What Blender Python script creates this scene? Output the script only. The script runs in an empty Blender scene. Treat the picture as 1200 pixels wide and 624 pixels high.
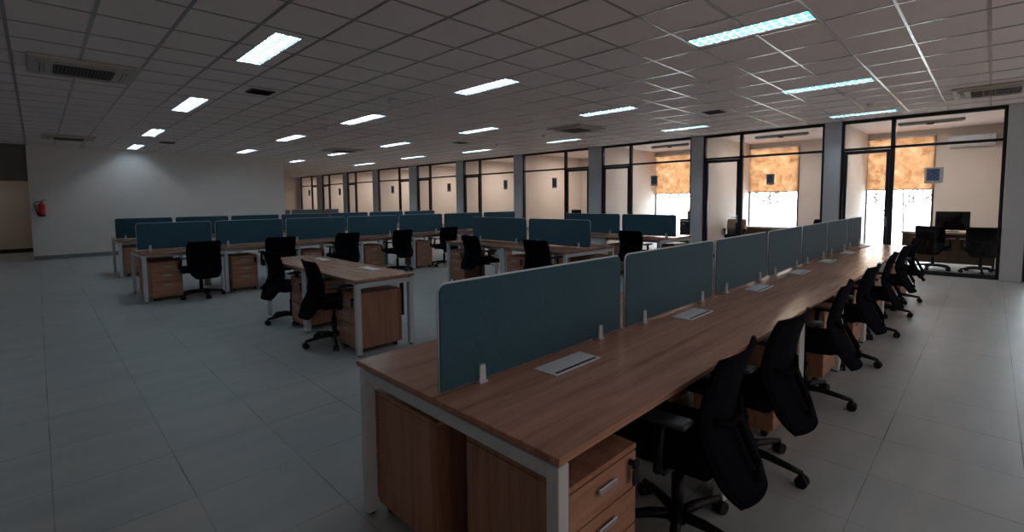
import bpy, bmesh, math, random
from mathutils import Vector, Matrix
random.seed(7)
PI = math.pi
SC = bpy.context.scene
COL = SC.collection
EYE = 1.5
CEIL = 3.08
MAINCEIL = CEIL

# ------------------------------------------------------------------ materials
def nodes(name):
    m = bpy.data.materials.new(name)
    m.use_nodes = True
    nt = m.node_tree
    for n in list(nt.nodes):
        nt.nodes.remove(n)
    out = nt.nodes.new('ShaderNodeOutputMaterial')
    return m, nt, out

def N(nt, t, **kw):
    n = nt.nodes.new(t)
    for k, v in kw.items():
        setattr(n, k, v)
    return n

def principled(name, col, rough=.5, metal=0., spec=.5, noise=0., nscale=20., bump=0., stretch=(1, 1, 1), emit=None, estr=0., sheen=0.):
    m, nt, out = nodes(name)
    b = N(nt, 'ShaderNodeBsdfPrincipled')
    b.inputs['Base Color'].default_value = (*col, 1)
    b.inputs['Roughness'].default_value = rough
    b.inputs['Metallic'].default_value = metal
    b.inputs['Specular IOR Level'].default_value = spec
    if emit:
        b.inputs['Emission Color'].default_value = (*emit, 1)
        b.inputs['Emission Strength'].default_value = estr
    nt.links.new(b.outputs[0], out.inputs[0])
    if sheen:
        b.inputs['Sheen Weight'].default_value = sheen
        b.inputs['Sheen Roughness'].default_value = .5
    if noise or bump:
        tc = N(nt, 'ShaderNodeTexCoord')
        mp = N(nt, 'ShaderNodeMapping')
        mp.inputs['Scale'].default_value = stretch
        nz = N(nt, 'ShaderNodeTexNoise')
        nz.inputs['Scale'].default_value = nscale
        nz.inputs['Detail'].default_value = 4
        nt.links.new(tc.outputs['Object'], mp.inputs[0])
        nt.links.new(mp.outputs[0], nz.inputs['Vector'])
        if noise:
            r = N(nt, 'ShaderNodeValToRGB')
            r.color_ramp.elements[0].position = .3
            r.color_ramp.elements[1].position = .7
            r.color_ramp.elements[0].color = (*[c * (1 - noise) for c in col], 1)
            r.color_ramp.elements[1].color = (*[min(1, c * (1 + noise)) for c in col], 1)
            nt.links.new(nz.outputs['Fac'], r.inputs[0])
            nt.links.new(r.outputs[0], b.inputs['Base Color'])
        if bump:
            bp = N(nt, 'ShaderNodeBump')
            bp.inputs['Strength'].default_value = bump
            bp.inputs['Distance'].default_value = .01
            nt.links.new(nz.outputs['Fac'], bp.inputs['Height'])
            nt.links.new(bp.outputs[0], b.inputs['Normal'])
    return m

def wood(name, dark, light, rough, axis='x', spec=.5, reflection_tint=None):
    """planked laminate: grain along one axis, boards of slightly different tone across it"""
    m, nt, out = nodes(name)
    b = N(nt, 'ShaderNodeBsdfPrincipled')
    b.inputs['Roughness'].default_value = rough
    b.inputs['Specular IOR Level'].default_value = spec
    b.inputs['Specular Tint'].default_value = (1, .78, .45, 1)  # golden tint puts the warm window reflection into the gloss colour
    tc = N(nt, 'ShaderNodeTexCoord')
    mp = N(nt, 'ShaderNodeMapping')
    sc = {'x': (.5, 8, 8), 'y': (8, .5, 8), 'z': (8, 8, .5)}[axis]
    mp.inputs['Scale'].default_value = sc
    nz = N(nt, 'ShaderNodeTexNoise')
    nz.inputs['Scale'].default_value = 2.2
    nz.inputs['Detail'].default_value = 6
    nz.inputs['Distortion'].default_value = .7
    fine = N(nt, 'ShaderNodeTexNoise')
    fine.inputs['Scale'].default_value = 14
    fine.inputs['Detail'].default_value = 3
    nt.links.new(tc.outputs['Object'], mp.inputs[0])
    nt.links.new(mp.outputs[0], nz.inputs['Vector'])
    nt.links.new(mp.outputs[0], fine.inputs['Vector'])
    mx = N(nt, 'ShaderNodeMath', operation='MULTIPLY_ADD')
    mx.inputs[1].default_value = .35
    nt.links.new(fine.outputs['Fac'], mx.inputs[0])
    nt.links.new(nz.outputs['Fac'], mx.inputs[2])
    r = N(nt, 'ShaderNodeValToRGB')
    e = r.color_ramp.elements
    e[0].position = .42; e[0].color = (*dark, 1)
    e[1].position = .86; e[1].color = (*light, 1)
    k = e.new(.63); k.color = (*[(a * .45 + c * .55) for a, c in zip(dark, light)], 1)
    nt.links.new(mx.outputs[0], r.inputs[0])
    nt.links.new(r.outputs[0], b.inputs['Base Color'])
    if reflection_tint:  # gold-tinted gloss standing in for the amber reflection of windows and blinds
        b.inputs['Specular IOR Level'].default_value = .1
        gl = N(nt, 'ShaderNodeBsdfGlossy'); gl.inputs[0].default_value = (*reflection_tint, 1); gl.inputs['Roughness'].default_value = rough
        lw = N(nt, 'ShaderNodeLayerWeight'); lw.inputs[0].default_value = .5
        pw = N(nt, 'ShaderNodeMath', operation='POWER'); pw.inputs[1].default_value = 5.0
        mu = N(nt, 'ShaderNodeMath', operation='MULTIPLY_ADD'); mu.inputs[1].default_value = .36; mu.inputs[2].default_value = .02
        ms = N(nt, 'ShaderNodeMixShader')
        nt.links.new(lw.outputs['Facing'], pw.inputs[0]); nt.links.new(pw.outputs[0], mu.inputs[0]); nt.links.new(mu.outputs[0], ms.inputs[0])
        nt.links.new(b.outputs[0], ms.inputs[1]); nt.links.new(gl.outputs[0], ms.inputs[2])
        nt.links.new(ms.outputs[0], out.inputs[0])
        return m
    nt.links.new(b.outputs[0], out.inputs[0])
    return m

def emission(name, col, s):
    m, nt, out = nodes(name)
    e = N(nt, 'ShaderNodeEmission')
    e.inputs[0].default_value = (*col, 1)
    e.inputs[1].default_value = s
    nt.links.new(e.outputs[0], out.inputs[0])
    return m

def glass_mat(name, tint=(.93, .95, .95), refl=1.0):
    m, nt, out = nodes(name)
    t = N(nt, 'ShaderNodeBsdfTransparent'); t.inputs[0].default_value = (*tint, 1)
    g = N(nt, 'ShaderNodeBsdfGlossy'); g.inputs['Roughness'].default_value = .02
    g.inputs[0].default_value = (.9, .95, 1, 1)
    f = N(nt, 'ShaderNodeLayerWeight'); f.inputs[0].default_value = .5
    pw = N(nt, 'ShaderNodeMath', operation='POWER'); pw.inputs[1].default_value = 5.0
    mu = N(nt, 'ShaderNodeMath', operation='MULTIPLY_ADD'); mu.inputs[1].default_value = .45 * refl; mu.inputs[2].default_value = .022
    mx = N(nt, 'ShaderNodeMixShader')
    nt.links.new(f.outputs['Facing'], pw.inputs[0]); nt.links.new(pw.outputs[0], mu.inputs[0])
    nt.links.new(mu.outputs[0], mx.inputs[0])
    nt.links.new(t.outputs[0], mx.inputs[1])
    nt.links.new(g.outputs[0], mx.inputs[2])
    nt.links.new(mx.outputs[0], out.inputs[0])
    return m

def floor_mat():
    m, nt, out = nodes('floor_tiles')
    b = N(nt, 'ShaderNodeBsdfPrincipled')
    tc = N(nt, 'ShaderNodeTexCoord')
    sp = N(nt, 'ShaderNodeSeparateXYZ')
    nt.links.new(tc.outputs['Object'], sp.inputs[0])
    def line(sock, off, step, half):
        a = N(nt, 'ShaderNodeMath', operation='ADD'); a.inputs[1].default_value = -off + 100 * step
        d = N(nt, 'ShaderNodeMath', operation='DIVIDE'); d.inputs[1].default_value = step
        fr = N(nt, 'ShaderNodeMath', operation='FRACT')
        pp = N(nt, 'ShaderNodeMath', operation='PINGPONG'); pp.inputs[1].default_value = .5
        lt = N(nt, 'ShaderNodeMath', operation='LESS_THAN'); lt.inputs[1].default_value = half / step
        fl = N(nt, 'ShaderNodeMath', operation='FLOOR')
        nt.links.new(sock, a.inputs[0]); nt.links.new(a.outputs[0], d.inputs[0])
        nt.links.new(d.outputs[0], fr.inputs[0]); nt.links.new(fr.outputs[0], pp.inputs[0])
        nt.links.new(pp.outputs[0], lt.inputs[0]); nt.links.new(d.outputs[0], fl.inputs[0])
        return lt.outputs[0], fl.outputs[0]
    lx, ix = line(sp.outputs[0], -.02, .522, .003)
    ly, iy = line(sp.outputs[1], .41, .6, .003)
    mx = N(nt, 'ShaderNodeMath', operation='MAXIMUM')
    nt.links.new(lx, mx.inputs[0]); nt.links.new(ly, mx.inputs[1])
    cb = N(nt, 'ShaderNodeCombineXYZ')
    nt.links.new(ix, cb.inputs[0]); nt.links.new(iy, cb.inputs[1])
    wn = N(nt, 'ShaderNodeTexWhiteNoise'); wn.noise_dimensions = '3D'
    nt.links.new(cb.outputs[0], wn.inputs['Vector'])
    mp = N(nt, 'ShaderNodeMapping'); mp.inputs['Scale'].default_value = (.8, 3.2, 1)
    nt.links.new(tc.outputs['Object'], mp.inputs[0])
    nz = N(nt, 'ShaderNodeTexNoise'); nz.inputs['Scale'].default_value = 1.6; nz.inputs['Detail'].default_value = 6
    nt.links.new(mp.outputs[0], nz.inputs['Vector'])
    av = N(nt, 'ShaderNodeMath', operation='MULTIPLY_ADD'); av.inputs[1].default_value = .12
    nt.links.new(wn.outputs['Value'], av.inputs[0]); nt.links.new(nz.outputs['Fac'], av.inputs[2])
    r = N(nt, 'ShaderNodeValToRGB')
    r.color_ramp.elements[0].position = .34; r.color_ramp.elements[0].color = (.345, .385, .39, 1)
    r.color_ramp.elements[1].position = .8; r.color_ramp.elements[1].color = (.455, .465, .46, 1)
    nt.links.new(av.outputs[0], r.inputs[0])
    # joints are filled unevenly: some read dark, some hardly show
    n2 = N(nt, 'ShaderNodeTexNoise'); n2.inputs['Scale'].default_value = .9
    nt.links.new(tc.outputs['Object'], n2.inputs['Vector'])
    r2 = N(nt, 'ShaderNodeValToRGB')
    r2.color_ramp.elements[0].position = .45; r2.color_ramp.elements[0].color = (.30, .30, .30, 1)
    r2.color_ramp.elements[1].position = .6; r2.color_ramp.elements[1].color = (.8, .8, .8, 1)
    nt.links.new(n2.outputs['Fac'], r2.inputs[0])
    fm = N(nt, 'ShaderNodeMath', operation='MULTIPLY')
    nt.links.new(mx.outputs[0], fm.inputs[0]); nt.links.new(r2.outputs[0], fm.inputs[1])
    mix = N(nt, 'ShaderNodeMix', data_type='RGBA')
    nt.links.new(fm.outputs[0], mix.inputs[0]); nt.links.new(r.outputs[0], mix.inputs[6])
    mix.inputs[7].default_value = (.07, .05, .04, 1)
    nt.links.new(mix.outputs[2], b.inputs['Base Color'])
    rr = N(nt, 'ShaderNodeMapRange'); rr.inputs[3].default_value = .34; rr.inputs[4].default_value = .5
    nt.links.new(nz.outputs['Fac'], rr.inputs[0]); nt.links.new(rr.outputs[0], b.inputs['Roughness'])
    b.inputs['Specular IOR Level'].default_value = .4
    nt.links.new(b.outputs[0], out.inputs[0])
    return m

def blind_mat():
    m, nt, out = nodes('blind_fabric')
    tc = N(nt, 'ShaderNodeTexCoord')
    nz = N(nt, 'ShaderNodeTexNoise'); nz.inputs['Scale'].default_value = 4; nz.inputs['Detail'].default_value = 9; nz.inputs['Roughness'].default_value = .7
    nt.links.new(tc.outputs['Object'], nz.inputs['Vector'])
    r = N(nt, 'ShaderNodeValToRGB')  # mottling paints leaf shadows and light patches into the fabric colour
    r.color_ramp.elements[0].position = .35; r.color_ramp.elements[0].color = (.34, .205, .12, 1)
    r.color_ramp.elements[1].position = .7; r.color_ramp.elements[1].color = (.70, .51, .36, 1)
    nt.links.new(nz.outputs['Fac'], r.inputs[0])
    t = N(nt, 'ShaderNodeBsdfTranslucent'); d = N(nt, 'ShaderNodeBsdfDiffuse')
    nt.links.new(r.outputs[0], t.inputs[0]); nt.links.new(r.outputs[0], d.inputs[0])
    mx = N(nt, 'ShaderNodeMixShader'); mx.inputs[0].default_value = .15
    nt.links.new(t.outputs[0], mx.inputs[1]); nt.links.new(d.outputs[0], mx.inputs[2])
    nt.links.new(mx.outputs[0], out.inputs[0])
    return m

M = {}
M['floor'] = floor_mat()
M['wall'] = principled('wall_paint', (.80, .75, .72), .75, noise=.02, nscale=3)
M['wall_beige'] = principled('office_wall_paint', (.66, .575, .52), .8, noise=.03, nscale=2)
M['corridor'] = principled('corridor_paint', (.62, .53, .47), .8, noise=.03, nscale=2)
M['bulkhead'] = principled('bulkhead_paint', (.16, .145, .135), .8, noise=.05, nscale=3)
M['pillar'] = principled('pillar_paint', (.56, .60, .64), .65, noise=.03, nscale=3)
M['ceil'] = principled('ceiling_tile', (.88, .78, .77), .8, noise=.03, nscale=1.2, bump=.06)
M['tee'] = principled('tee_metal', (.34, .32, .31), .28, metal=.75, noise=.05, nscale=4)
M['base'] = principled('baseboard_paint', (.20, .23, .24), .5, noise=.05, nscale=5)
M['alu'] = principled('black_aluminium', (.006, .009, .016), .45, noise=.1, nscale=9)
M['glass'] = glass_mat('clear_glass')
M['top'] = wood('desk_laminate', (.29, .134, .096), (.50, .275, .208), .22, 'x', reflection_tint=(.95, .62, .30))
M['edge'] = wood('desk_edging', (.30, .13, .075), (.42, .20, .12), .45, 'x')
M['ped'] = wood('pedestal_laminate_side', (.26, .108, .066), (.45, .23, .155), .45, 'z')
M['pedf'] = wood('pedestal_laminate_front', (.31, .14, .088), (.52, .28, .19), .42, 'x')
M['white_metal'] = principled('white_powder_coat', (.62, .66, .67), .4, noise=.03, nscale=6)
M['fabric'] = principled('teal_screen_fabric', (.030, .104, .152), .85, spec=.2, noise=.28, nscale=330, bump=.25, sheen=.36)
M['fabric_grey'] = principled('grey_screen_fabric', (.14, .15, .165), .85, spec=.25, noise=.2, nscale=170, bump=.2)
M['trim'] = principled('white_plastic_trim', (.60, .67, .72), .45, noise=.03, nscale=10)
M['silver'] = principled('brushed_handle', (.46, .47, .49), .35, metal=.5, noise=.08, nscale=40)
M['black'] = principled('black_plastic', (.004, .005, .009), .5, spec=.3, noise=.15, nscale=30)
M['pad'] = principled('armrest_rubber', (.022, .028, .036), .45, noise=.15, nscale=30)
M['mesh'] = principled('black_mesh_fabric', (.003, .0035, .007), .95, spec=.08, noise=.4, nscale=220, bump=.2)
M['dark'] = principled('dark_recess', (.012, .012, .014), .7, noise=.1, nscale=9)
M['tag'] = principled('pale_blue_tag', (.20, .36, .45), .5, noise=.35, nscale=60)
M['paper'] = principled('white_paper', (.75, .76, .78), .7, noise=.03, nscale=9)
M['box_lid'] = principled('cable_box_lid', (.66, .68, .70), .35, noise=.03, nscale=12)
M['red'] = principled('red_enamel', (.55, .02, .015), .3, noise=.08, nscale=6)
M['rubber'] = principled('black_rubber', (.02, .022, .026), .5, noise=.1, nscale=20)
M['ac'] = principled('ac_plastic', (.50, .45, .41), .45, noise=.04, nscale=5)
M['grille'] = principled('grille_slat', (.055, .040, .045), .5, noise=.1, nscale=20)
M['lamp_frame'] = principled('lamp_steel', (.62, .66, .68), .4, noise=.03, nscale=8)
M['louver'] = principled('lamp_louver', (.75, .85, .88), .25, metal=.5, noise=.03, nscale=20, emit=(.78, .90, 1), estr=.5)  # slight glow paints the tubes' light onto the blades
M['reflector'] = principled('lamp_reflector', (.10, .40, .50), .3, metal=.6, noise=.05, nscale=9, emit=(.01, .30, .40), estr=.55)  # weak teal glow stands in for tube light in the trough
M['tube'] = emission('fluorescent_tube', (.85, .91, 1.0), 38.0)
M['downlight'] = emission('downlight_glow', (1.0, .93, .85), 14)
M['strip'] = principled('grey_strip_light', (.25, .24, .23), .5, noise=.05, nscale=8)
M['blind'] = blind_mat()
M['desk_brown'] = wood('office_desk_brown', (.10, .055, .035), (.17, .10, .065), .4, 'z')
M['desk_light'] = wood('office_desk_top', (.50, .36, .22), (.72, .56, .38), .3, 'x')
M['brown_fabric'] = principled('brown_chair_fabric', (.20, .14, .09), .8, noise=.4, nscale=30)
M['sign_blue'] = principled('blue_print', (.13, .20, .33), .6, noise=.5, nscale=28)
M['carton'] = principled('brown_carton', (.22, .17, .12), .8, noise=.1, nscale=9)
M['screen'] = principled('black_monitor_glass', (.006, .008, .012), .15, noise=.1, nscale=5)
M['leaf'] = principled('tree_leaf', (.085, .055, .028), .7, noise=.5, nscale=4)
M['bark'] = principled('tree_bark', (.06, .05, .045), .85, noise=.3, nscale=14)
M['gravel'] = principled('pale_ground', (.75, .74, .72), .9, noise=.08, nscale=2)

# ------------------------------------------------------------------ mesh helper
class MB:
    def __init__(s):
        s.bm = bmesh.new()
        s.mi = 0
    def _tag(s, faces):
        for f in faces:
            f.material_index = s.mi
    def box(s, x0, x1, y0, y1, z0, z1, bev=0., seg=1):
        b = s.bm
        mt = Matrix.Translation(((x0 + x1) / 2, (y0 + y1) / 2, (z0 + z1) / 2)) @ Matrix.Diagonal((abs(x1 - x0), abs(y1 - y0), abs(z1 - z0), 1))
        r = bmesh.ops.create_cube(b, size=1, matrix=mt)
        vs = r['verts']
        if bev:
            es = list({e for v in vs for e in v.link_edges})
            q = bmesh.ops.bevel(b, geom=es, offset=bev, segments=seg, affect='EDGES', profile=.5)
            fs = {f for f in q['faces']}
            fs |= {f for v in q['verts'] for f in v.link_faces}
            s._tag(fs)
        else:
            s._tag({f for v in vs for f in v.link_faces})
        return s
    def cyl(s, p, q, r1, r2=None, n=14, caps=True):
        p = Vector(p); q = Vector(q); r2 = r1 if r2 is None else r2
        d = q - p
        rot = d.to_track_quat('Z', 'Y').to_matrix().to_4x4()
        mt = Matrix.Translation((p + q) / 2) @ rot
        r = bmesh.ops.create_cone(s.bm, cap_ends=caps, segments=n, radius1=r1, radius2=r2, depth=d.length, matrix=mt)
        fs = {f for v in r['verts'] for f in v.link_faces}
        s._tag(fs)
        for f in fs:
            if len(f.verts) == 4:
                f.smooth = True
        return s
    def tube(s, pts, r, n=8, closed=False):
        pts = [Vector(p) for p in pts]
        rings = []
        for i, p in enumerate(pts):
            if closed:
                t = pts[(i + 1) % len(pts)] - pts[i - 1]
            else:
                t = pts[min(i + 1, len(pts) - 1)] - pts[max(i - 1, 0)]
            q = t.to_track_quat('Z', 'Y')
            rr = r[i] if isinstance(r, (list, tuple)) else r
            rings.append([s.bm.verts.new(p + q @ Vector((math.cos(2 * PI * k / n) * rr, math.sin(2 * PI * k / n) * rr, 0))) for k in range(n)])
        m = len(rings)
        for i in range(m if closed else m - 1):
            a, b = rings[i], rings[(i + 1) % m]
            off = 0
            if closed and i == m - 1:
                off = min(range(n), key=lambda o: (a[0].co - b[o].co).length)
            for k in range(n):
                f = s.bm.faces.new((a[k], a[(k + 1) % n], b[(k + 1 + off) % n], b[(k + off) % n]))
                f.smooth = True; f.material_index = s.mi
        if not closed:
            for rg in (rings[0][::-1], rings[-1]):
                f = s.bm.faces.new(rg); f.material_index = s.mi
        return s
    def prism(s, outline, axis, a, b):
        """extrude a 2-D outline along an axis: 'x' takes (y,z), 'y' takes (x,z), 'z' takes (x,y)"""
        def P(u, v, w):
            return {'x': (w, u, v), 'y': (u, w, v), 'z': (u, v, w)}[axis]
        A = [s.bm.verts.new(P(u, v, a)) for u, v in outline]
        B = [s.bm.verts.new(P(u, v, b)) for u, v in outline]
        n = len(A); fs = []
        for i in range(n):
            fs.append(s.bm.faces.new((A[i], A[(i + 1) % n], B[(i + 1) % n], B[i])))
        fs.append(s.bm.faces.new(A[::-1])); fs.append(s.bm.faces.new(B))
        s._tag(fs)
        return s
    def lathe(s, prof, c=(0, 0, 0), n=20):
        rings = []
        for r, z in prof:
            if r < 1e-5:
                rings.append([s.bm.verts.new((c[0], c[1], c[2] + z))])
            else:
                rings.append([s.bm.verts.new((c[0] + r * math.cos(2 * PI * k / n), c[1] + r * math.sin(2 * PI * k / n), c[2] + z)) for k in range(n)])
        for a, b in zip(rings, rings[1:]):
            for k in range(n):
                l = (k + 1) % n
                if len(a) == 1 and len(b) == 1: continue
                if len(a) == 1: f = s.bm.faces.new((a[0], b[l], b[k]))
                elif len(b) == 1: f = s.bm.faces.new((a[k], a[l], b[0]))
                else: f = s.bm.faces.new((a[k], a[l], b[l], b[k]))
                f.smooth = True; f.material_index = s.mi
        return s
    def quad(s, *vs):
        f = s.bm.faces.new([s.bm.verts.new(v) for v in vs]); f.material_index = s.mi
        return s
    def done(s, name, mats, parent=None, loc=None, smooth=False):
        bmesh.ops.recalc_face_normals(s.bm, faces=s.bm.faces[:])
        me = bpy.data.meshes.new(name)
        s.bm.to_mesh(me); s.bm.free()
        if not isinstance(mats, (list, tuple)): mats = [mats]
        for m in mats: me.materials.append(M[m])
        if smooth:
            for p in me.polygons: p.use_smooth = True
        o = bpy.data.objects.new(name, me)
        COL.objects.link(o)
        if parent is not None: o.parent = parent
        if loc is not None: o.location = loc
        return o

def thing(name, label, cat, loc=(0, 0, 0), rz=0., group=None):
    o = bpy.data.objects.new(name, None); COL.objects.link(o)
    o.empty_display_size = .2
    o.location = loc; o.rotation_euler = (0, 0, rz)
    if label: o['label'] = label
    if cat: o['category'] = cat
    if group: o['group'] = group
    return o
def tag(o, label, cat, group=None):
    o['label'] = label; o['category'] = cat
    if group: o['group'] = group
    return o
def struct(o):
    o['kind'] = 'structure'; return o
def copy_tree(o, parent=None):
    c = o.copy(); COL.objects.link(c)
    if parent is not None: c.parent = parent
    for ch in [k for k in ALL if k.parent == o]: copy_tree(ch, c)
    return c
ALL = []
def children_of(o):
    return list(o.children)
def dup(o, loc, rz, label, group=None):
    global ALL
    ALL = [k for k in bpy.data.objects]
    c = copy_tree(o)
    c.location = loc; c.rotation_euler = (0, 0, rz); c['label'] = label
    if group: c['group'] = group
    return c
used = set()
def place(proto, loc, rz, label, group=None):
    """the first call moves the prototype itself, later calls copy it"""
    if proto.name not in used:
        used.add(proto.name)
        proto.location = loc; proto.rotation_euler = (0, 0, rz); proto['label'] = label
        if group: proto['group'] = group
        return proto
    return dup(proto, loc, rz, label, group)
ORD = ['first', 'second', 'third', 'fourth', 'fifth', 'sixth', 'seventh', 'eighth', 'ninth', 'tenth']

# ------------------------------------------------------------------ camera
yaw, pitch, roll, F = 0.7877, 0.0676, -0.0088, 558.53
fw = Vector((math.cos(yaw) * math.cos(pitch), math.sin(yaw) * math.cos(pitch), -math.sin(pitch)))
r = fw.cross(Vector((0, 0, 1))).normalized(); u = r.cross(fw)
r2 = r * math.cos(roll) + u * math.sin(roll); u2 = -r * math.sin(roll) + u * math.cos(roll)
cd = bpy.data.cameras.new('camera'); cam = bpy.data.objects.new('camera', cd); COL.objects.link(cam)
mw = Matrix((( r2.x, u2.x, -fw.x, 0), (r2.y, u2.y, -fw.y, 0), (r2.z, u2.z, -fw.z, EYE), (0, 0, 0, 1)))
cam.matrix_world = mw
cd.sensor_width = 36; cd.sensor_fit = 'HORIZONTAL'; cd.lens = F / 1200 * 36
cd.shift_y = -(312 - 272.48) / 1200
cd.clip_start = .05; cd.clip_end = 200
SC.camera = cam

# ------------------------------------------------------------------ room shell
GA = 12.1           # plane of the glass wall
WB = 18.0           # plane of the white back wall
X0, X1, Y0, Y1 = -6.0, GA, -5.0, 31.5
OB = 15.6           # outer wall of the offices
struct(MB().quad((X0 - .2, Y0 - .2, 0), (OB + .2, Y0 - .2, 0), (OB + .2, Y1 + .2, 0), (X0 - .2, Y1 + .2, 0)).done('floor', 'floor'))
K = (CEIL - EYE) / 1.55
LAMPS = [(1.75, 4.67, 5.89), (1.80, 8.33, 9.73), (1.91, 12.4, 13.77), (2.02, 16.0, 17.4),
         (4.75, 1.13, 2.18), (7.9, 1.16, 2.23), (11.0, 1.26, 2.27),
         (4.45, 4.42, 5.51), (7.25, 4.32, 5.42), (10.25, 4.36, 5.36),
         (4.47, 7.82, 9.18), (7.05, 7.56, 8.7), (9.95, 7.51, 8.56),
         (4.47, 11.41, 12.79), (7.07, 10.97, 12.3), (9.9, 10.86, 12.14),
         (4.62, 15.47, 16.64), (7.05, 14.47, 15.7), (9.6, 13.96, 15.29),
         (7.12, 18.14, 19.28), (9.78, 17.68, 19.41)]
LBOX = []           # openings cut into the ceiling: x0, x1, y0, y1
for a, b0, b1 in LAMPS:
    hw = .1425 * (.96 if a > 4 else .9)
    LBOX.append((a * K - hw, a * K + hw, b0 * K, b1 * K))
xs = sorted({X0, X1 + .06} | {v for q in LBOX for v in q[:2]})
ys = sorted({Y0, Y1} | {v for q in LBOX for v in q[2:]})
mb = MB(); gv = {}
def gvert(x, y):
    if (x, y) not in gv: gv[(x, y)] = mb.bm.verts.new((x, y, CEIL))
    return gv[(x, y)]
for xa, xb in zip(xs, xs[1:]):
    for ya, yb in zip(ys, ys[1:]):
        cx, cy = (xa + xb) / 2, (ya + yb) / 2
        if any(q[0] < cx < q[1] and q[2] < cy < q[3] for q in LBOX): continue
        mb.bm.faces.new((gvert(xa, ya), gvert(xa, yb), gvert(xb, yb), gvert(xb, ya)))
ceil = struct(mb.done('ceiling', 'ceil'))
struct(MB().quad((X0, Y0, CEIL + .12), (X1 + .06, Y0, CEIL + .12), (X1 + .06, Y1, CEIL + .12), (X0, Y1, CEIL + .12)).done('ceiling_slab', 'dark'))
AL = [-.107, .427, .963, 1.501, 2.05, 2.61, 3.176, 3.791, 4.398, 5.089, 5.799, 6.534, 7.208, 8.011, 8.751, 9.389]
while AL[-1] < X1 - .7: AL.append(AL[-1] + .66)
while AL[0] > X0 + .6: AL.insert(0, AL[0] - .56)
BL = [.075, .618, 1.149, 1.675, 2.234, 2.80, 3.376, 3.986, 4.65, 5.33, 5.99, 6.56, 7.16]
while BL[-1] < Y1 - .7: BL.append(BL[-1] + .64)
while BL[0] > Y0 + .6: BL.insert(0, BL[0] - .54)
def spans(lo, hi, cuts):
    out = []
    for c0, c1 in sorted(cuts):
        if c0 > lo: out.append((lo, c0))
        lo = max(lo, c1)
    out.append((lo, hi)); return out
mb = MB()
for a in AL:
    for y0, y1 in spans(Y0, Y1, [(q[2], q[3]) for q in LBOX if q[0] - .013 < a < q[1] + .013]): mb.box(a - .013, a + .013, y0, y1, CEIL - .005, CEIL)
for b in BL:
    for x0, x1 in spans(X0, X1, [(q[0], q[1]) for q in LBOX if q[2] - .011 < b < q[3] + .011]): mb.box(x0, x1, b - .011, b + .011, CEIL - .0042, CEIL)
mb.done('tee_grid', 'tee', ceil)

struct(MB().box(-.12, 6.36, WB, WB + .22, 0, CEIL).done('wall_back', 'wall'))
struct(MB().box(-.12, 6.36, WB - .012, WB, 0, .11).done('baseboard_back', 'base'))
struct(MB().box(X0 - .15, X0, Y0, Y1, 0, CEIL).done('wall_left', 'wall'))
struct(MB().box(X0, OB, Y0 - .15, Y0, 0, CEIL + .1).done('wall_front', 'wall'))
struct(MB().box(6.2, OB, Y1, Y1 + .15, 0, CEIL + .1).done('wall_far', 'wall_beige'))
# corridor past the left end of the white wall
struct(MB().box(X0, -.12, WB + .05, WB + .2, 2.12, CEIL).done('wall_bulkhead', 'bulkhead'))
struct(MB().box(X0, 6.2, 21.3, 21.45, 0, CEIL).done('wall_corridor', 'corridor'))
struct(MB().box(X0, 6.2, 21.285, 21.3, 0, .12).done('baseboard_corridor', 'dark'))
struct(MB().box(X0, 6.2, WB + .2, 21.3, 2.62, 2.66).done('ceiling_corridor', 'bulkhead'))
struct(MB().box(6.2, 6.36, WB + .22, Y1, 0, CEIL).done('wall_corridor_end', 'wall'))
d = thing('downlight', 'small round warm downlight in the dim corridor beyond the white wall', 'ceiling light', (-.72, 20.2, 2.62))
MB().lathe([(.0, -.004), (.075, -.004), (.08, -.006)]).done('diffuser', 'downlight', d)
MB().lathe([(.08, -.012), (.105, -.012), (.11, 0.0), (.08, 0.0), (.08, -.012)]).done('rim', 'lamp_frame', d)

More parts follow.
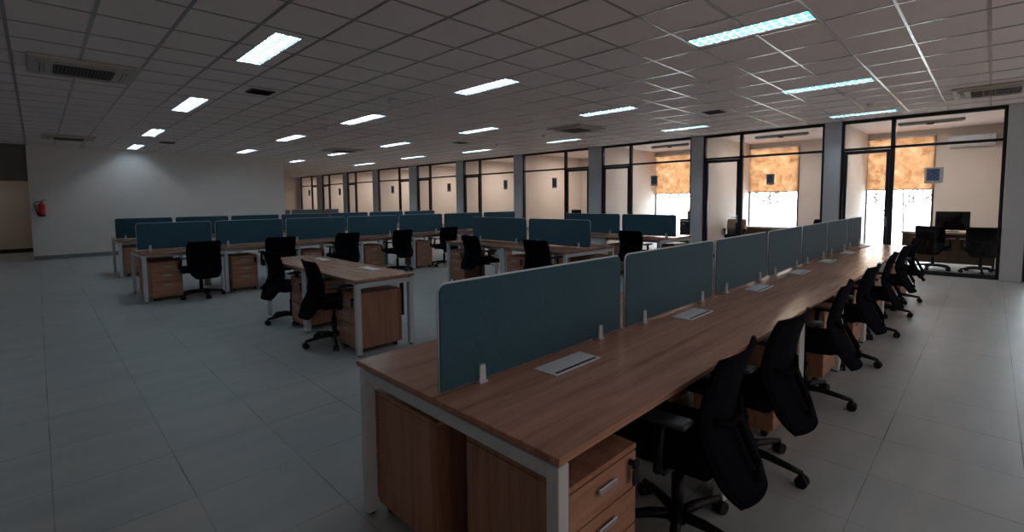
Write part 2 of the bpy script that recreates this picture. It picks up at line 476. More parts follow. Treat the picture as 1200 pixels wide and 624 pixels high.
# glass wall: bays  (low B, mullion B, high B, door on which side)
BAYS = [(-3.3, -1.4, -.43, 'hi'), (-.15, 1.42, 2.27, 'hi'), (2.57, 4.29, 5.20, 'hi'), (5.5, 7.31, 8.28, 'hi'), (8.72, 9.68, 11.56, 'lo'),
        (11.95, 13.86, 14.82, 'hi'), (15.22, 17.12, 18.08, 'hi'), (18.64, 19.58, 21.5, 'lo'), (21.95, 23.88, 24.82, 'hi'),
        (25.22, 27.12, 28.02, 'hi'), (28.68, 29.6, 31.3, 'lo')]
HEAD = CEIL - .005
TR = EYE + .96
a0, a1 = GA - .04, GA + .05
for i, (b0, bm_, b1, side) in enumerate(BAYS):
    w = struct(thing('window_%d' % (i + 1), None, None, (GA, 0, 0)))
    mb = MB()
    f = .05
    mb.box(a0 - GA, a1 - GA, b0, b0 + f, 0, HEAD); mb.box(a0 - GA, a1 - GA, b1 - f, b1, 0, HEAD)
    mb.box(a0 - GA, a1 - GA, bm_ - .035, bm_ + .035, 0, HEAD)
    mb.box(a0 - GA, a1 - GA, b0 + f, b1 - f, HEAD - .06, HEAD)
    mb.box(a0 - GA, a1 - GA, b0 + f, b1 - f, TR, TR + .05)
    db = (bm_, b1) if side == 'hi' else (b0, bm_)
    fb = (b0, bm_) if side == 'hi' else (bm_, b1)
    mb.box(a0 - GA, a1 - GA, fb[0] + .03, fb[1] - .03, 0, .07)
    mb.done('window_frame', 'alu', w)
    MB().box(-.006, .006, b0 + f, b1 - f, TR + .05, HEAD - .06).box(-.006, .006, fb[0] + .035, fb[1] - .035, .07, TR).done('pane', 'glass', w)
    # the door
    dr = struct(thing('door_%d' % (i + 1), None, None, (GA, 0, 0)))
    lo, hi = db[0] + (.035 if side == 'hi' else .05) + .004, db[1] - (.05 if side == 'hi' else .035) - .004
    mb = MB()
    mb.box(-.03, .03, lo, lo + .055, .012, TR - .008); mb.box(-.03, .03, hi - .055, hi, .012, TR - .008)
    mb.box(-.03, .03, lo + .055, hi - .055, TR - .075, TR - .008); mb.box(-.03, .03, lo + .055, hi - .055, .012, .09)
    mb.done('leaf_frame', 'alu', dr)
    MB().box(-.005, .005, lo + .055, hi - .055, .09, TR - .075).done('pane', 'glass', dr)
    hb = lo + .03 if side == 'hi' else hi - .03
    s_ = 1 if side == 'hi' else -1
    mb = MB(); mb.box(-.042, -.03, hb - .018, hb + .018, .90, 1.10, .003)
    mb.tube([(-.042, hb, 1.03), (-.075, hb, 1.03), (-.08, hb + s_ * .02, 1.03), (-.08, hb + s_ * .12, 1.03)], .010)
    mb.done('door_handle', 'silver', dr)
# pillars in the glass wall
edges = [(-.43, -.15), (2.27, 2.57), (5.20, 5.5), (8.28, 8.72), (11.56, 11.95), (14.82, 15.22), (18.08, 18.64), (21.5, 21.95), (24.82, 25.22), (28.02, 28.68), (31.3, 31.5), (Y0, -3.3)]
for b0, b1 in edges:
    struct(MB().box(GA - .10, GA + .14, b0 + .004, b1 - .004, 0, HEAD).done('pillar', 'pillar'))
# offices behind
OC = 3.14
struct(MB().box(GA + .06, OB + .2, Y0, Y1, OC, OC + .05).done('ceiling_offices', 'ceil'))
for k, (b0, b1) in enumerate(edges[:-2]):
    c = (b0 + b1) / 2
    struct(MB().box(GA + .15, OB - .005, c - .06, c + .06, 0, OC).done('wall_partition', 'wall_beige'))
# outer wall with one tall window per office, always at the high-B end
mb = MB(); wins = []
cs = [(-3.2)] + [(b0 + b1) / 2 for b0, b1 in edges[:-1]]
last = Y0
for k in range(1, 5):            # the offices further along show no window
    hi = cs[k] - .06; lo = hi - 1.36
    mb.box(OB, OB + .18, last, lo, 0, OC)
    mb.box(OB, OB + .18, lo, hi, 0, .12); mb.box(OB, OB + .18, lo, hi, 3.02, OC)
    wins.append((lo, hi)); last = hi
mb.box(OB, OB + .18, last, Y1, 0, OC)
struct(mb.done('wall_offices', 'wall_beige'))
for k, (lo, hi) in enumerate(wins):
    w = struct(thing('window_%d' % (21 + k), None, None, (OB, 0, 0)))
    mb = MB()
    mb.box(.0, .07, lo, lo + .045, .12, 3.02); mb.box(.0, .07, hi - .03, hi, .12, 3.02)
    mb.box(.0, .07, lo + .045, hi - .03, .12, .17); mb.box(.0, .07, lo + .045, hi - .03, 2.97, 3.02)
    mb.done('window_frame', 'alu', w)
    MB().box(.03, .042, lo + .045, hi - .03, .17, 2.97).done('pane', 'glass', w)
BLIND_LABEL = ['office with the dark edge past the last pillar', 'glass office at the end of the long bench', 'second glass office along from the long bench end',
               'third glass office along from the long bench end']
for k, (lo, hi) in enumerate(wins[:4]):
    if k == 0: continue
    t = thing('roller_blind', 'half-drawn amber roller blind in the ' + BLIND_LABEL[k], 'blind', (OB - .03, (lo + hi) / 2, 0), 0, 'amber roller blinds')
    h = (hi - lo) / 2 - .006
    MB().box(-.002, .002, -h, h, 1.69, 2.98).done('fabric', 'blind', t)
    MB().box(-.010, .010, -h, h, 1.665, 1.69, .004).done('bottom_bar', 'carton', t)
    MB().cyl((0, -h, 3.0), (0, h, 3.0), .022).done('roller', 'trim', t)
# outside
struct(MB().quad((OB + .18, -30, -.15), (60, -30, -.15), (60, 60, -.15), (OB + .18, 60, -.15)).done('ground_outside', 'gravel'))

# ------------------------------------------------------------------ bench desks
def rrect(x0, x1, z0, z1, r, n=5, top_only=True):
    pts = [(x0, z0), (x1, z0)]
    for k in range(n + 1):
        a = k * PI / 2 / n
        pts.append((x1 - r + r * math.cos(a), z1 - r + r * math.sin(a)))
    for k in range(n + 1):
        a = PI / 2 + k * PI / 2 / n
        pts.append((x0 + r + r * math.cos(a), z1 - r + r * math.sin(a)))
    return pts

def bench(name, label, bounds, W, loc, rz, double=True, boxes='front', group=None):
    """bounds: bay limits along local x; W: full depth; chairs on the -y side (and +y side when double)"""
    t = thing(name, label, 'desk', loc, rz, group)
    nb = len(bounds) - 1
    halves = [(0, W / 2 - .004), (W / 2 + .004, W)] if double else [(0, W)]
    for i in range(nb):
        for h0, h1 in halves:
            mb = MB()
            mb.box(bounds[i] + .001, bounds[i + 1] - .001, h0, h1, .725, .75, .0025)
            top = mb.done('desktop', 'top', t)
    # portal frames: one at each end, a pair at every joint
    xs = [(bounds[0] + .012, 0)]
    for b in bounds[1:-1]:
        xs += [(b - .054, 1), (b + .004, 2)]
    xs.append((bounds[-1] - .062, 3))
    g = .05
    for x, k in xs:
        for y0 in (.012, W - .012 - g):
            l = MB().box(x, x + g, y0, y0 + g, .012, .712, .003).done('leg', 'white_metal', t)
            MB().cyl((x + g / 2, y0 + g / 2, 0), (x + g / 2, y0 + g / 2, .012), .018, n=10).done('foot_glide', 'rubber', l)
            MB().cyl((x + g / 2, y0 + g / 2, .712), (x + g / 2, y0 + g / 2, .725), .012, n=8).done('spacer', 'rubber', l)
        if k in (0, 3) or True:
            MB().box(x + .001, x + g - .001, .012 + g, W - .012 - g, .662, .712, .003).done('cross_rail', 'white_metal', t)
    for i in range(nb):
        for y in ([.10, W - .14] if double else [.08, W - .12]):
            MB().box(bounds[i] + .064, bounds[i + 1] - .056, y, y + .04, .675, .715).done('long_rail', 'white_metal', t)
    for i in range(nb):
        c = bounds[i] + (bounds[i + 1] - bounds[i]) * .5
        ys = []
        if boxes in ('front', 'both'): ys.append(.42)
        if boxes == 'both' and double: ys.append(W - .55)
        for y in ys:
            b = MB().box(c - .165, c + .165, y, y + .13, .75, .755, .002).done('cable_box', 'box_lid', t)
            b['label'] = 'white flush cable box'
            MB().box(c - .145, c + .145, y + .012, y + .026, .755, .7556).done('slot', 'dark', b)
    return t

def divider_proto(L, grey=False):
    t = thing('desk_divider', None, 'desk divider')
    h0, h1 = .762, 1.185
    o = MB(); o.prism(rrect(-L / 2 + .005, L / 2 - .005, h0, h1 - .005, .035), 'y', -.011, .011)
    o.done('fabric_panel', 'fabric_grey' if grey else 'fabric', t)
    pts = rrect(-L / 2 + .003, L / 2 - .003, h0 + .002, h1 - .003, .037)
    MB().tube([(x, 0, z) for x, z in pts], .0055, 6, closed=True).done('edge_trim', 'trim', t)
    for sx in (-1, 1):
        x = sx * L * .335
        mb = MB()
        for sy in (-1, 1):
            mb.prism([(x - .018, .752), (x + .018, .752), (x + .014, .825), (x - .014, .825)], 'y', sy * .0115, sy * .022)
        mb.box(x - .022, x + .022, -.03, .03, .7505, .757)
        mb.done('bracket', 'trim', t)
    return t

def put_dividers(bounds, y, loc, rz, where, group, grey=False, skip=()):
    ca, sa = math.cos(rz), math.sin(rz)
    n = len(bounds) - 1
    for i in range(n):
        if i in skip: continue
        L = bounds[i + 1] - bounds[i] - .055
        t = divider_proto(L, grey)
        c = (bounds[i] + bounds[i + 1]) / 2
        t.location = (loc[0] + ca * c - sa * y, loc[1] + sa * c + ca * y, 0)
        t.rotation_euler = (0, 0, rz)
        t['label'] = where % ORD[i]; t['group'] = group

# pedestal: local front at y=0 facing -y, x centred
def make_pedestal():
    t = thing('drawer_pedestal', None, 'drawer pedestal')
    w, dp, z0, z1 = .40, .50, .05, .60
    mb = MB()
    mb.box(-w / 2, w / 2, .02, dp, z0, z1 - .022, .002)
    mb.done('carcass', 'ped', t)
    MB().box(-w / 2, w / 2, 0, dp, z1 - .02, z1, .002).done('top_board', 'ped', t)
    zs = [(.062, .292), (.298, .434), (.440, .574)]
    for a, b in zs:
        d = MB().box(-w / 2 + .002, w / 2 - .002, 0, .018, a, b, .002).done('drawer', 'pedf', t)
        zc = b - .05
        mb = MB(); mb.box(-.055, .055, -.016, -.008, zc - .011, zc + .011, .003)
        mb.box(-.05, -.038, -.009, 0, zc - .006, zc + .006); mb.box(.038, .05, -.009, 0, zc - .006, zc + .006)
        mb.done('handle', 'silver', d)
    mb = MB()
    mb.cyl((w / 2 - .045, 0, .545), (w / 2 - .045, -.018, .545), .011, n=10)
    mb.box(w / 2 - .063, w / 2 - .027, -.032, -.016, .530, .560, .005)
    mb.box(w / 2 - .062, w / 2 - .024, -.028, -.019, .470, .528, .004)
    k = mb.done('lock_with_keys', 'black', t)
    for sx in (-1, 1):
        for y in (.06, dp - .06):
            mb = MB(); mb.cyl((sx * .16 - .012, y, .022), (sx * .16 + .012, y, .022), .022, n=12)
            mb.box(sx * .16 - .016, sx * .16 + .016, y - .014, y + .014, .030, .05)
            mb.done('caster', 'rubber', t)
    return t

# ------------------------------------------------------------------ office chair (faces +y)
def backrest_mesh(mat, parent):
    nu, nv = 10, 18
    def P(u, v):   # u -1..1, v 0..1
        wid = .212 + .020 * min(1, v * 1.4)
        # rounded corners: wide radius below, tight one above
        if v < .22: wid *= (1 - .30 * (1 - v / .22) ** 2)
        if v > .94: wid *= (1 - .09 * ((v - .94) / .06) ** 2)
        z = .335 + v * .56
        y = -.205 - .135 * max(0, .52 - v) ** 1.4 / .52 ** 1.4 - .07 * max(0, v - .52) ** 1.5 / .48 ** 1.5
        y += .035 * u * u
        return Vector((u * wid, y, z))
    bm = bmesh.new()
    th = .016
    front = [[bm.verts.new(P(-1 + 2 * i / nu, j / nv) + Vector((0, th / 2, 0))) for i in range(nu + 1)] for j in range(nv + 1)]
    back = [[bm.verts.new(P(-1 + 2 * i / nu, j / nv) - Vector((0, th / 2, 0))) for i in range(nu + 1)] for j in range(nv + 1)]
    for j in range(nv):
        for i in range(nu):
            bm.faces.new((front[j][i], front[j][i + 1], front[j + 1][i + 1], front[j + 1][i])).smooth = True
            bm.faces.new((back[j][i], back[j + 1][i], back[j + 1][i + 1], back[j][i + 1])).smooth = True
    for i in range(nu):
        bm.faces.new((front[0][i], back[0][i], back[0][i + 1], front[0][i + 1]))
        bm.faces.new((front[nv][i], front[nv][i + 1], back[nv][i + 1], back[nv][i]))
    for j in range(nv):
        bm.faces.new((front[j][0], front[j + 1][0], back[j + 1][0], back[j][0]))
        bm.faces.new((front[j][nu], back[j][nu], back[j + 1][nu], front[j + 1][nu]))
    m = MB(); m.bm.free(); m.bm = bm
    o = m.done('backrest', mat, parent)
    ring = [P(-1, j / nv) for j in range(nv + 1)] + [P(-1 + 2 * i / nu, 1) for i in range(1, nu + 1)] + [P(1, 1 - j / nv) for j in range(1, nv + 1)] + [P(1 - 2 * i / nu, 0) for i in range(1, nu)]
    MB().tube(ring, .0105, 8, closed=True).done('frame', 'mesh', o)
    return o

def make_chair(name, back='mesh', tagged=False):
    t = thing(name, None, 'office chair')
    mb = MB()
    mb.cyl((0, 0, .07), (0, 0, .115), .042, .034, n=16)
    angs = [-90 + 72 * k for k in range(5)]
    for a in angs:
        a = math.radians(a); c, s = math.cos(a), math.sin(a)
        mb.tube([(c * .03, s * .03, .098), (c * .12, s * .12, .098), (c * .23, s * .23, .083), (c * .298, s * .298, .072)], [.024, .022, .018, .014], 8)
    base = mb.done('base', 'black', t)
    for a in angs:
        a = math.radians(a); c, s = math.cos(a), math.sin(a)
        px, py = c * .298, s * .298
        mb = MB()
        nx, ny = -s, c
        for k in (-1, 1):
            mb.cyl((px + nx * .006 * k, py + ny * .006 * k, .030), (px + nx * .026 * k, py + ny * .026 * k, .030), .030, n=14)
        mb.cyl((px, py, .03), (px, py, .074), .010, n=8)
        mb.done('caster', 'black', base)
    MB().cyl((0, 0, .10), (0, 0, .28), .027, n=14).cyl((0, 0, .28), (0, 0, .40), .016, n=12).done('gas_column', 'black', t)
    # seat cushion
    mb = MB(); mb.box(-.245, .245, -.22, .245, .425, .50, .032, 3)
    for v in mb.bm.verts:
        if v.co.y > .15 and v.co.z > .44: v.co.z -= (v.co.y - .15) * .22
        if v.co.z > .46: v.co.z += .012 * (v.co.x / .245) ** 2
    mb.done('seat', 'mesh', t, smooth=True)
    mb = MB(); mb.box(-.10, .10, -.14, .12, .385, .425, .01)
    mb.box(-.255, .255, -.05, .0, .405, .425)
    mb.tube([(.10, .06, .405), (.22, .07, .40), (.27, .07, .392)], .007, 6)
    mb.done('tilt_mechanism', 'black', t)
    backrest_mesh(back, t)
    mb = MB()
    mb.tube([(0, -.10, .405), (0, -.22, .395), (0, -.330, .40), (0, -.315, .46), (0, -.245, .60)], [.02, .02, .02, .018, .014], 8)
    mb.tube([(-.15, -.206, .64), (-.06, -.238, .60), (.06, -.238, .60), (.15, -.206, .64)], .012, 8)
    mb.done('spine', 'mesh', t)
    for sx in (-1, 1):
        mb = MB()
        mb.tube([(sx * .235, -.03, .415), (sx * .272, -.03, .43), (sx * .278, -.03, .52), (sx * .272, -.04, .635)], [.018, .02, .022, .02], 8)
        a = mb.done('armrest', 'black', t)
        mb = MB(); mb.box(sx * .265 - .045, sx * .265 + .045, -.15, .11, .632, .658, .012, 2)
        mb.done('arm_pad', 'pad', a, smooth=True)
    if tagged:
        MB().box(.12, .185, -.125, -.123, .325, .395).done('paper_card', 'paper', t)
        MB().box(.247, .250, -.06, -.02, .44, .52).done('swing_tag', 'tag', t)
    return t

chair0 = make_chair('office_chair')
chair_tag = make_chair('office_chair', tagged=True)
ped0 = make_pedestal()

def local(loc, rz, x, y):
    ca, sa = math.cos(rz), math.sin(rz)
    return (loc[0] + ca * x - sa * y, loc[1] + sa * x + ca * y, 0)

# --- the long bench in front
mainB = [1.03, 2.345, 3.62, 4.84, 5.99, 7.15, 8.33, 9.42]
mloc = (0, .85, 0); MW = 1.24
bench('bench_desk', 'long wood-topped bench desk running from the camera toward the glass wall', mainB, MW, mloc, 0)
put_dividers(mainB, MW / 2, mloc, 0, 'teal fabric divider screen on the long front bench, %s toward the glass wall', 'dividers on the long front bench')
peds = [1.325, 3.335, 4.56, 5.71, 6.87, 8.05, 9.15]
for i, x in enumerate(peds):
    place(ped0, (x, .89, 0), 0, 'wood pedestal on the chair side of the front bench, %s toward the glass wall' % ORD[i], 'pedestals under the long front bench')
place(ped0, (1.30, .85 + MW - .04, 0), PI, 'wood pedestal at the open far corner of the front bench, back to its twin', 'pedestals under the long front bench')
place(ped0, (3.32, .85 + MW - .04, 0), PI, 'wood pedestal on the far side of the front bench, behind its second screen', 'pedestals under the long front bench')
hubs = [(1.95, .93, .06), (2.75, .93, -.05), (3.97, .93, .06), (5.16, .94, -.03), (6.40, .95, .05), (7.62, .95, -.04), (8.72, .95, .22)]
for i, (x, y, a) in enumerate(hubs):
    lab = 'black office chair tucked under the long front bench, %s in line toward the glass wall' % ORD[i]
    place(chair_tag if i < 2 else chair0, (x, y, 0), a, lab, 'chairs along the long front bench')
for i, (x, y, a) in enumerate([(2.0, 2.16, PI + .25), (2.95, 2.08, PI), (4.2, 2.08, PI)]):
    place(chair0, (x, y, 0), a, 'black chair behind the screens of the long front bench, %s from its open end' % ORD[i], 'chairs on the far side of the long front bench')

# --- short single-sided desk without screens
R = -PI / 2
mid_loc = (2.10, 6.78, 0); midB = [0, 1.28, 2.56]
md = bench('single_bench_desk', 'short single-sided wood desk without screens, white frame, in open floor', midB, .66, mid_loc, R, double=False, boxes='front')
MB().box(2.40, 2.45, .575, .595, .30, .66, .003).done('cable_riser', 'dark', md)
for i, x in enumerate([1.015, 2.285]):
    place(ped0, local(mid_loc, R, x, .04), R, ['wood drawer pedestal under the middle joint of the screenless desk', 'wood drawer pedestal inside the open end frame of the screenless desk'][i], 'pedestals under the screenless desk')
place(chair0, (2.22, 6.18, 0), R + .05, 'black office chair at the screenless desk, the one further along toward the white wall', 'chairs at the screenless desk')
place(chair0, (2.17, 4.86, 0), R - .08, 'black office chair at the screenless desk, the one by the open end frame', 'chairs at the screenless desk')

# --- two double benches standing side-on, beyond the long bench
for nm, A0, W, top, bounds, tagn in (('row3', 5.33, 1.28, 7.10, [0, 1.49, 2.83], 'two-bay bench just behind the long bench'),
                                     ('row4', 8.10, 1.32, 7.02, [0, 1.50, 2.76], 'two-bay bench standing by the glass wall')):
    lc = (A0, top, 0)
    bench('double_bench_desk', 'wood-topped %s, white end frame in view' % tagn, bounds, W, lc, R, boxes='none', group='two-bay benches')
    put_dividers(bounds, W / 2, lc, R, 'teal divider, ' + tagn + ', %s from wall end', 'dividers on the two-bay benches')
    for i in range(2):
        place(ped0, local(lc, R, bounds[i] + .28, .04), R, 'wood pedestal, chair side, %s, %s from wall end' % (tagn, ORD[i]), 'pedestals under the two-bay benches')
    place(ped0, local(lc, R, bounds[2] - .30, W - .04), R + PI, 'wood pedestal seen through the end frame, %s' % tagn, 'pedestals under the two-bay benches')
    if nm == 'row3':
        hs = [(5.42, 6.22, -.06), (5.46, 4.78, .05)]
    else:
        hs = [(8.2, 6.35, 0), (8.12, 4.80, .08)]
    for i, (x, y, a) in enumerate(hs):
        place(chair0, (x, y, 0), R + a, 'black chair at the %s, %s from wall end' % (tagn, ORD[i]), 'chairs at the two-bay benches')

# --- the rows on the left
r1B = [1.06, 2.15, 3.33, 4.57, 5.80, 7.07, 8.37, 9.60]
r1 = (0, 8.88, 0)
bench('bench_desk', 'front bench of the left rows, seven teal screens, white leg pairs', r1B, 1.24, r1, 0, boxes='none', group='benches of the left rows')
put_dividers(r1B, .62, r1, 0, 'teal divider on the left rows front bench, %s from its extinguisher end', 'dividers on the front left bench')
for i in range(7):
    place(ped0, (r1B[i] + .31, r1[1] + .04, 0), 0, 'wood pedestal under the front bench of the left rows, %s from its extinguisher end' % ORD[i], 'pedestals under the front left bench')
place(ped0, (1.36, r1[1] + 1.24 - .04, 0), PI, 'wood drawer pedestal on the rear side of the front left bench, behind its end frame', 'pedestals under the front left bench')
for i, (x, y, a) in enumerate([(1.80, 8.86, .1), (2.98, 8.84, -.12), (4.20, 8.9, .0), (5.38, 8.86, .05), (6.62, 8.88, -.04), (7.85, 8.9, 0)]):
    place(chair0, (x, y, 0), a, 'black office chair at the front bench of the left rows, %s from its extinguisher end' % ORD[i], 'chairs at the front left bench')
r2B = [1.12, 2.18, 3.30, 4.46, 5.77, 6.95, 8.15, 9.36]
r2_ = (0, 12.38, 0)
bench('bench_desk', 'second bench of the left rows, mostly hidden behind the front one', r2B, 1.24, r2_, 0, boxes='none', group='benches of the left rows')
put_dividers(r2B, .62, r2_, 0, 'teal divider on the left rows second bench, %s from its extinguisher end', 'dividers on the second left bench')
place(ped0, (1.43, r2_[1] + .04, 0), 0, 'wood drawer pedestal at the extinguisher end of the second bench of the left rows', 'pedestals under the second left bench')
place(ped0, (1.43, r2_[1] + 1.2, 0), PI, 'wood drawer pedestal on the rear side of the second left bench', 'pedestals under the second left bench')
r3B = [5.96 + .5, 7.36, 8.74, 9.42]
r3_ = (0, 19.6, 0)
bench('bench_desk', 'far bench beyond the end of the white wall, only screens showing', r3B, 1.24, r3_, 0, boxes='none', group='benches of the left rows')
put_dividers(r3B, .62, r3_, 0, 'grey divider screen on the far bench past the white wall, %s from that wall', 'dividers on the far bench', grey=True)

# ------------------------------------------------------------------ ceiling fixtures
def make_lamp():
    t = thing('ceiling_light', None, 'ceiling light')
    L, Wd, D = 1.2, .285, .078
    mb = MB()                                   # recessed tray: flange, side walls, back
    for x0, x1, y0, y1 in ((-Wd / 2 - .006, -Wd / 2 + .008, -L / 2 - .006, L / 2 + .006), (Wd / 2 - .008, Wd / 2 + .006, -L / 2 - .006, L / 2 + .006),
                           (-Wd / 2 + .008, Wd / 2 - .008, -L / 2 - .006, -L / 2 + .012), (-Wd / 2 + .008, Wd / 2 - .008, L / 2 - .012, L / 2 + .006)):
        mb.box(x0, x1, y0, y1, -.007, .0)
    mb.box(-Wd / 2, -Wd / 2 + .003, -L / 2, L / 2, 0, D); mb.box(Wd / 2 - .003, Wd / 2, -L / 2, L / 2, 0, D)
    mb.box(-Wd / 2, Wd / 2, -L / 2, -L / 2 + .003, 0, D); mb.box(-Wd / 2, Wd / 2, L / 2 - .003, L / 2, 0, D)
    mb.box(-Wd / 2, Wd / 2, -L / 2, L / 2, D, D + .003)
    mb.done('frame', 'lamp_frame', t)
    mb = MB()
    a, b = -L / 2 + .006, L / 2 - .006
    for s_ in (-1, 1):
        c = s_ * .067
        pr = [(c - .063, .002), (c - .055, .030), (c - .038, .055), (c - .015, .070), (c + .015, .070), (c + .038, .055), (c + .055, .030), (c + .063, .002)]
        for p, q in zip(pr, pr[1:]):
            mb.quad((p[0], a, p[1]), (p[0], b, p[1]), (q[0], b, q[1]), (q[0], a, q[1]))
    mb.done('reflector', 'reflector', t)
    for s_ in (-1, 1):
        MB().cyl((s_ * .067, a + .01, .047), (s_ * .067, b - .01, .047), .0105, n=10).done('fluorescent_tube', 'tube', t)
    mb = MB()
    n = 13
    for s_ in (-1, 1):
        c = s_ * .067
        mb.box(c - .0635, c - .0615, a, b, .0005, .003); mb.box(c + .0615, c + .0635, a, b, .0005, .003)
        for k in range(1, n):
            y = -L / 2 + L * k / n
            mb.prism([(y - .017, .0005), (y + .017, .0005), (y + .004, .032), (y - .004, .032)], 'x', c - .062, c + .062)
    mb.done('louver', 'louver', t)
    return t
lamp0 = make_lamp()
LINES = {0: 'fourth', 1: 'third', 2: 'second', 3: 'first'}
WHERE = []; seen = {}
for a, b0, b1 in LAMPS:
    k = 0 if a < 3 else 1 if a < 6 else 2 if a < 9 else 3
    seen[k] = seen.get(k, 0) + 1
    WHERE.append('%s line from the glass wall, %s counting from the long bench' % (LINES[k], ORD[seen[k] - 1]))
for (a, b0, b1), wh in zip(LAMPS, WHERE):
    o = place(lamp0, (a * K, (b0 + b1) / 2 * K, CEIL), 0, 'ceiling light, ' + wh, 'recessed fluorescent lights')
    o.scale = (.96 if a > 4 else .9, (b1 - b0) * K / 1.2, 1)

def make_ac():
    t = thing('ceiling_air_conditioner', None, 'air conditioner')
    h = .47
    mb = MB(); mb.box(-h, h, -h, h, -.03, 0, .008)
    mb.done('panel', 'ac', t)
    # raised central body with rounded corners, like a shallow octagon
    c = .40; k = .12
    out = [(-c + k, -c), (c - k, -c), (c, -c + k), (c, c - k), (c - k, c), (-c + k, c), (-c, c - k), (-c, -c + k)]
    MB().prism(out, 'z', -.045, -.030).done('fascia', 'ac', t)
    g = .265
    mb = MB(); mb.box(-g, g, -g, g, -.0465, -.045)
    mb.done('grille_back', 'dark', t)
    mb = MB()
    for i in range(17):
        x = -g + 2 * g * (i + .5) / 17
        mb.box(x - .006, x + .006, -g, g, -.051, -.0465)
    for y in (-.13, 0, .13): mb.box(-g, g, y - .004, y + .004, -.0515, -.0465)
    mb.done('grille', 'grille', t)
    for a in range(4):
        ca, sa = math.cos(a * PI / 2), math.sin(a * PI / 2)
        def R_(x, y): return (ca * x - sa * y, sa * x + ca * y)
        mb = MB()
        p = [R_(-.25, -.375), R_(.25, -.375), R_(.25, -.335), R_(-.25, -.335)]
        mb.prism(p, 'z', -.0462, -.045)
        s_ = mb.done('air_slot', 'dark', t)
        mb = MB(); p = [R_(-.235, -.365), R_(.235, -.365), R_(.235, -.342), R_(-.235, -.342)]
        mb.prism(p, 'z', -.053, -.0462); mb.done('flap', 'ac', s_)
    return t
ac0 = make_ac()
for (x, y), lab in zip([(.47 * K, 7.42 * K), (9.95 * K, .02 * K), (.62 * K, 15.2 * K), (8.42 * K, 6.45 * K), (6.75, 14.1)],
                       ['square beige cassette air conditioner in the ceiling above the open floor', 'square cassette air conditioner in the ceiling corner before the glass wall and last pillar',
                        'cassette air conditioner in the ceiling close to the extinguisher wall', 'brownish cassette air conditioner patch in the ceiling above the two-bay benches', 'faint cassette air conditioner in the ceiling over the second left bench']):
    place(ac0, (x, y, CEIL - .004), 0, lab, 'cassette air conditioners')
def make_vent():
    t = thing('ceiling_vent', None, 'ceiling vent')
    mb = MB()
    mb.box(-.2, .2, -.2, -.18, -.012, 0); mb.box(-.2, .2, .18, .2, -.012, 0); mb.box(-.2, -.18, -.18, .18, -.012, 0); mb.box(.18, .2, -.18, .18, -.012, 0)
    mb.done('frame', 'grille', t)
    MB().box(-.18, .18, -.18, .18, -.002, 0).done('backing', 'dark', t)
    mb = MB()
    for k in range(7):
        y = -.155 + .31 * k / 6
        mb.prism([(y - .018, -.011), (y - .014, -.011), (y + .012, -.002), (y + .008, -.002)], 'x', -.18, .18)
    mb.done('slats', 'grille', t)
    return t
vent0 = make_vent()
for (x, y), lab in zip([(2.31 * K, 7.30 * K), (8.71 * K, 3.58 * K), (2.46 * K, 14.95 * K), (8.12 * K, 10.1 * K)],
                       ['dark slatted vent in the ceiling beside the first lamp of the left line', 'small dark vent in the ceiling above the middle of the glass wall', 'small dark vent in the ceiling close to the white wall', 'small dark vent in the ceiling between the far thin lamps']):
    place(vent0, (x, y, CEIL - .004), 0, lab, 'ceiling vents').scale = (.78, .78, 1)
def make_smoke():
    t = thing('smoke_detector', None, 'smoke detector')
    MB().lathe([(0, -.012), (.06, -.012), (.062, 0)]).done('mount', 'trim', t)
    MB().lathe([(0, -.05), (.028, -.05), (.042, -.036), (.046, -.012), (0, -.012)]).done('sensor_head', 'trim', t)
    return t
sm0 = make_smoke()
for (x, y), lab in zip([(3.94 * K, 6.56 * K), (9.88 * K, 1.49 * K), (8.9, 7.8), (9.3, 9.9), (4.5, 9.95 * K)],
                       ['white smoke detector on the ceiling, alone between two lamp lines', 'smoke detector on the ceiling near the lamp over the glass wall bench end', 'small smoke detector beside the dark ceiling patch', 'small smoke detector before the glass wall, far half', 'small smoke detector above the front left bench']):
    place(sm0, (x, y, CEIL - .004), 0, lab, 'smoke detectors')

# ------------------------------------------------------------------ fire extinguisher
t = thing('fire_extinguisher', 'red fire extinguisher with black hose hanging on the white wall', 'fire extinguisher', (.10, WB - .085, 1.17))
MB().lathe([(0, .005), (.066, .005), (.07, .02), (.07, .30), (.062, .335), (.03, .365), (.02, .37), (.02, .385), (0, .385)]).done('cylinder', 'red', t)
MB().lathe([(0, 0), (.071, 0), (.073, .03), (.072, .05), (.0705, .05)]).done('foot_ring', 'rubber', t)
MB().box(-.016, .016, -.016, .016, .385, .412, .003).tube([(-.01, 0, .42), (.05, -.01, .44), (.10, -.015, .455)], .007, 6).tube([(-.01, 0, .405), (.05, -.01, .412), (.09, -.015, .405)], .006, 6).done('valve_lever', 'rubber', t)
MB().tube([(0, 0, .40), (-.07, 0, .405), (-.125, 0, .385), (-.14, 0, .33), (-.12, 0, .22), (-.09, 0, .12), (-.078, 0, .04)], [.010] * 5 + [.012, .016], 8).done('hose', 'rubber', t)
MB().box(-.03, .03, .07, .085, .22, .30).done('wall_bracket', 'rubber', t)

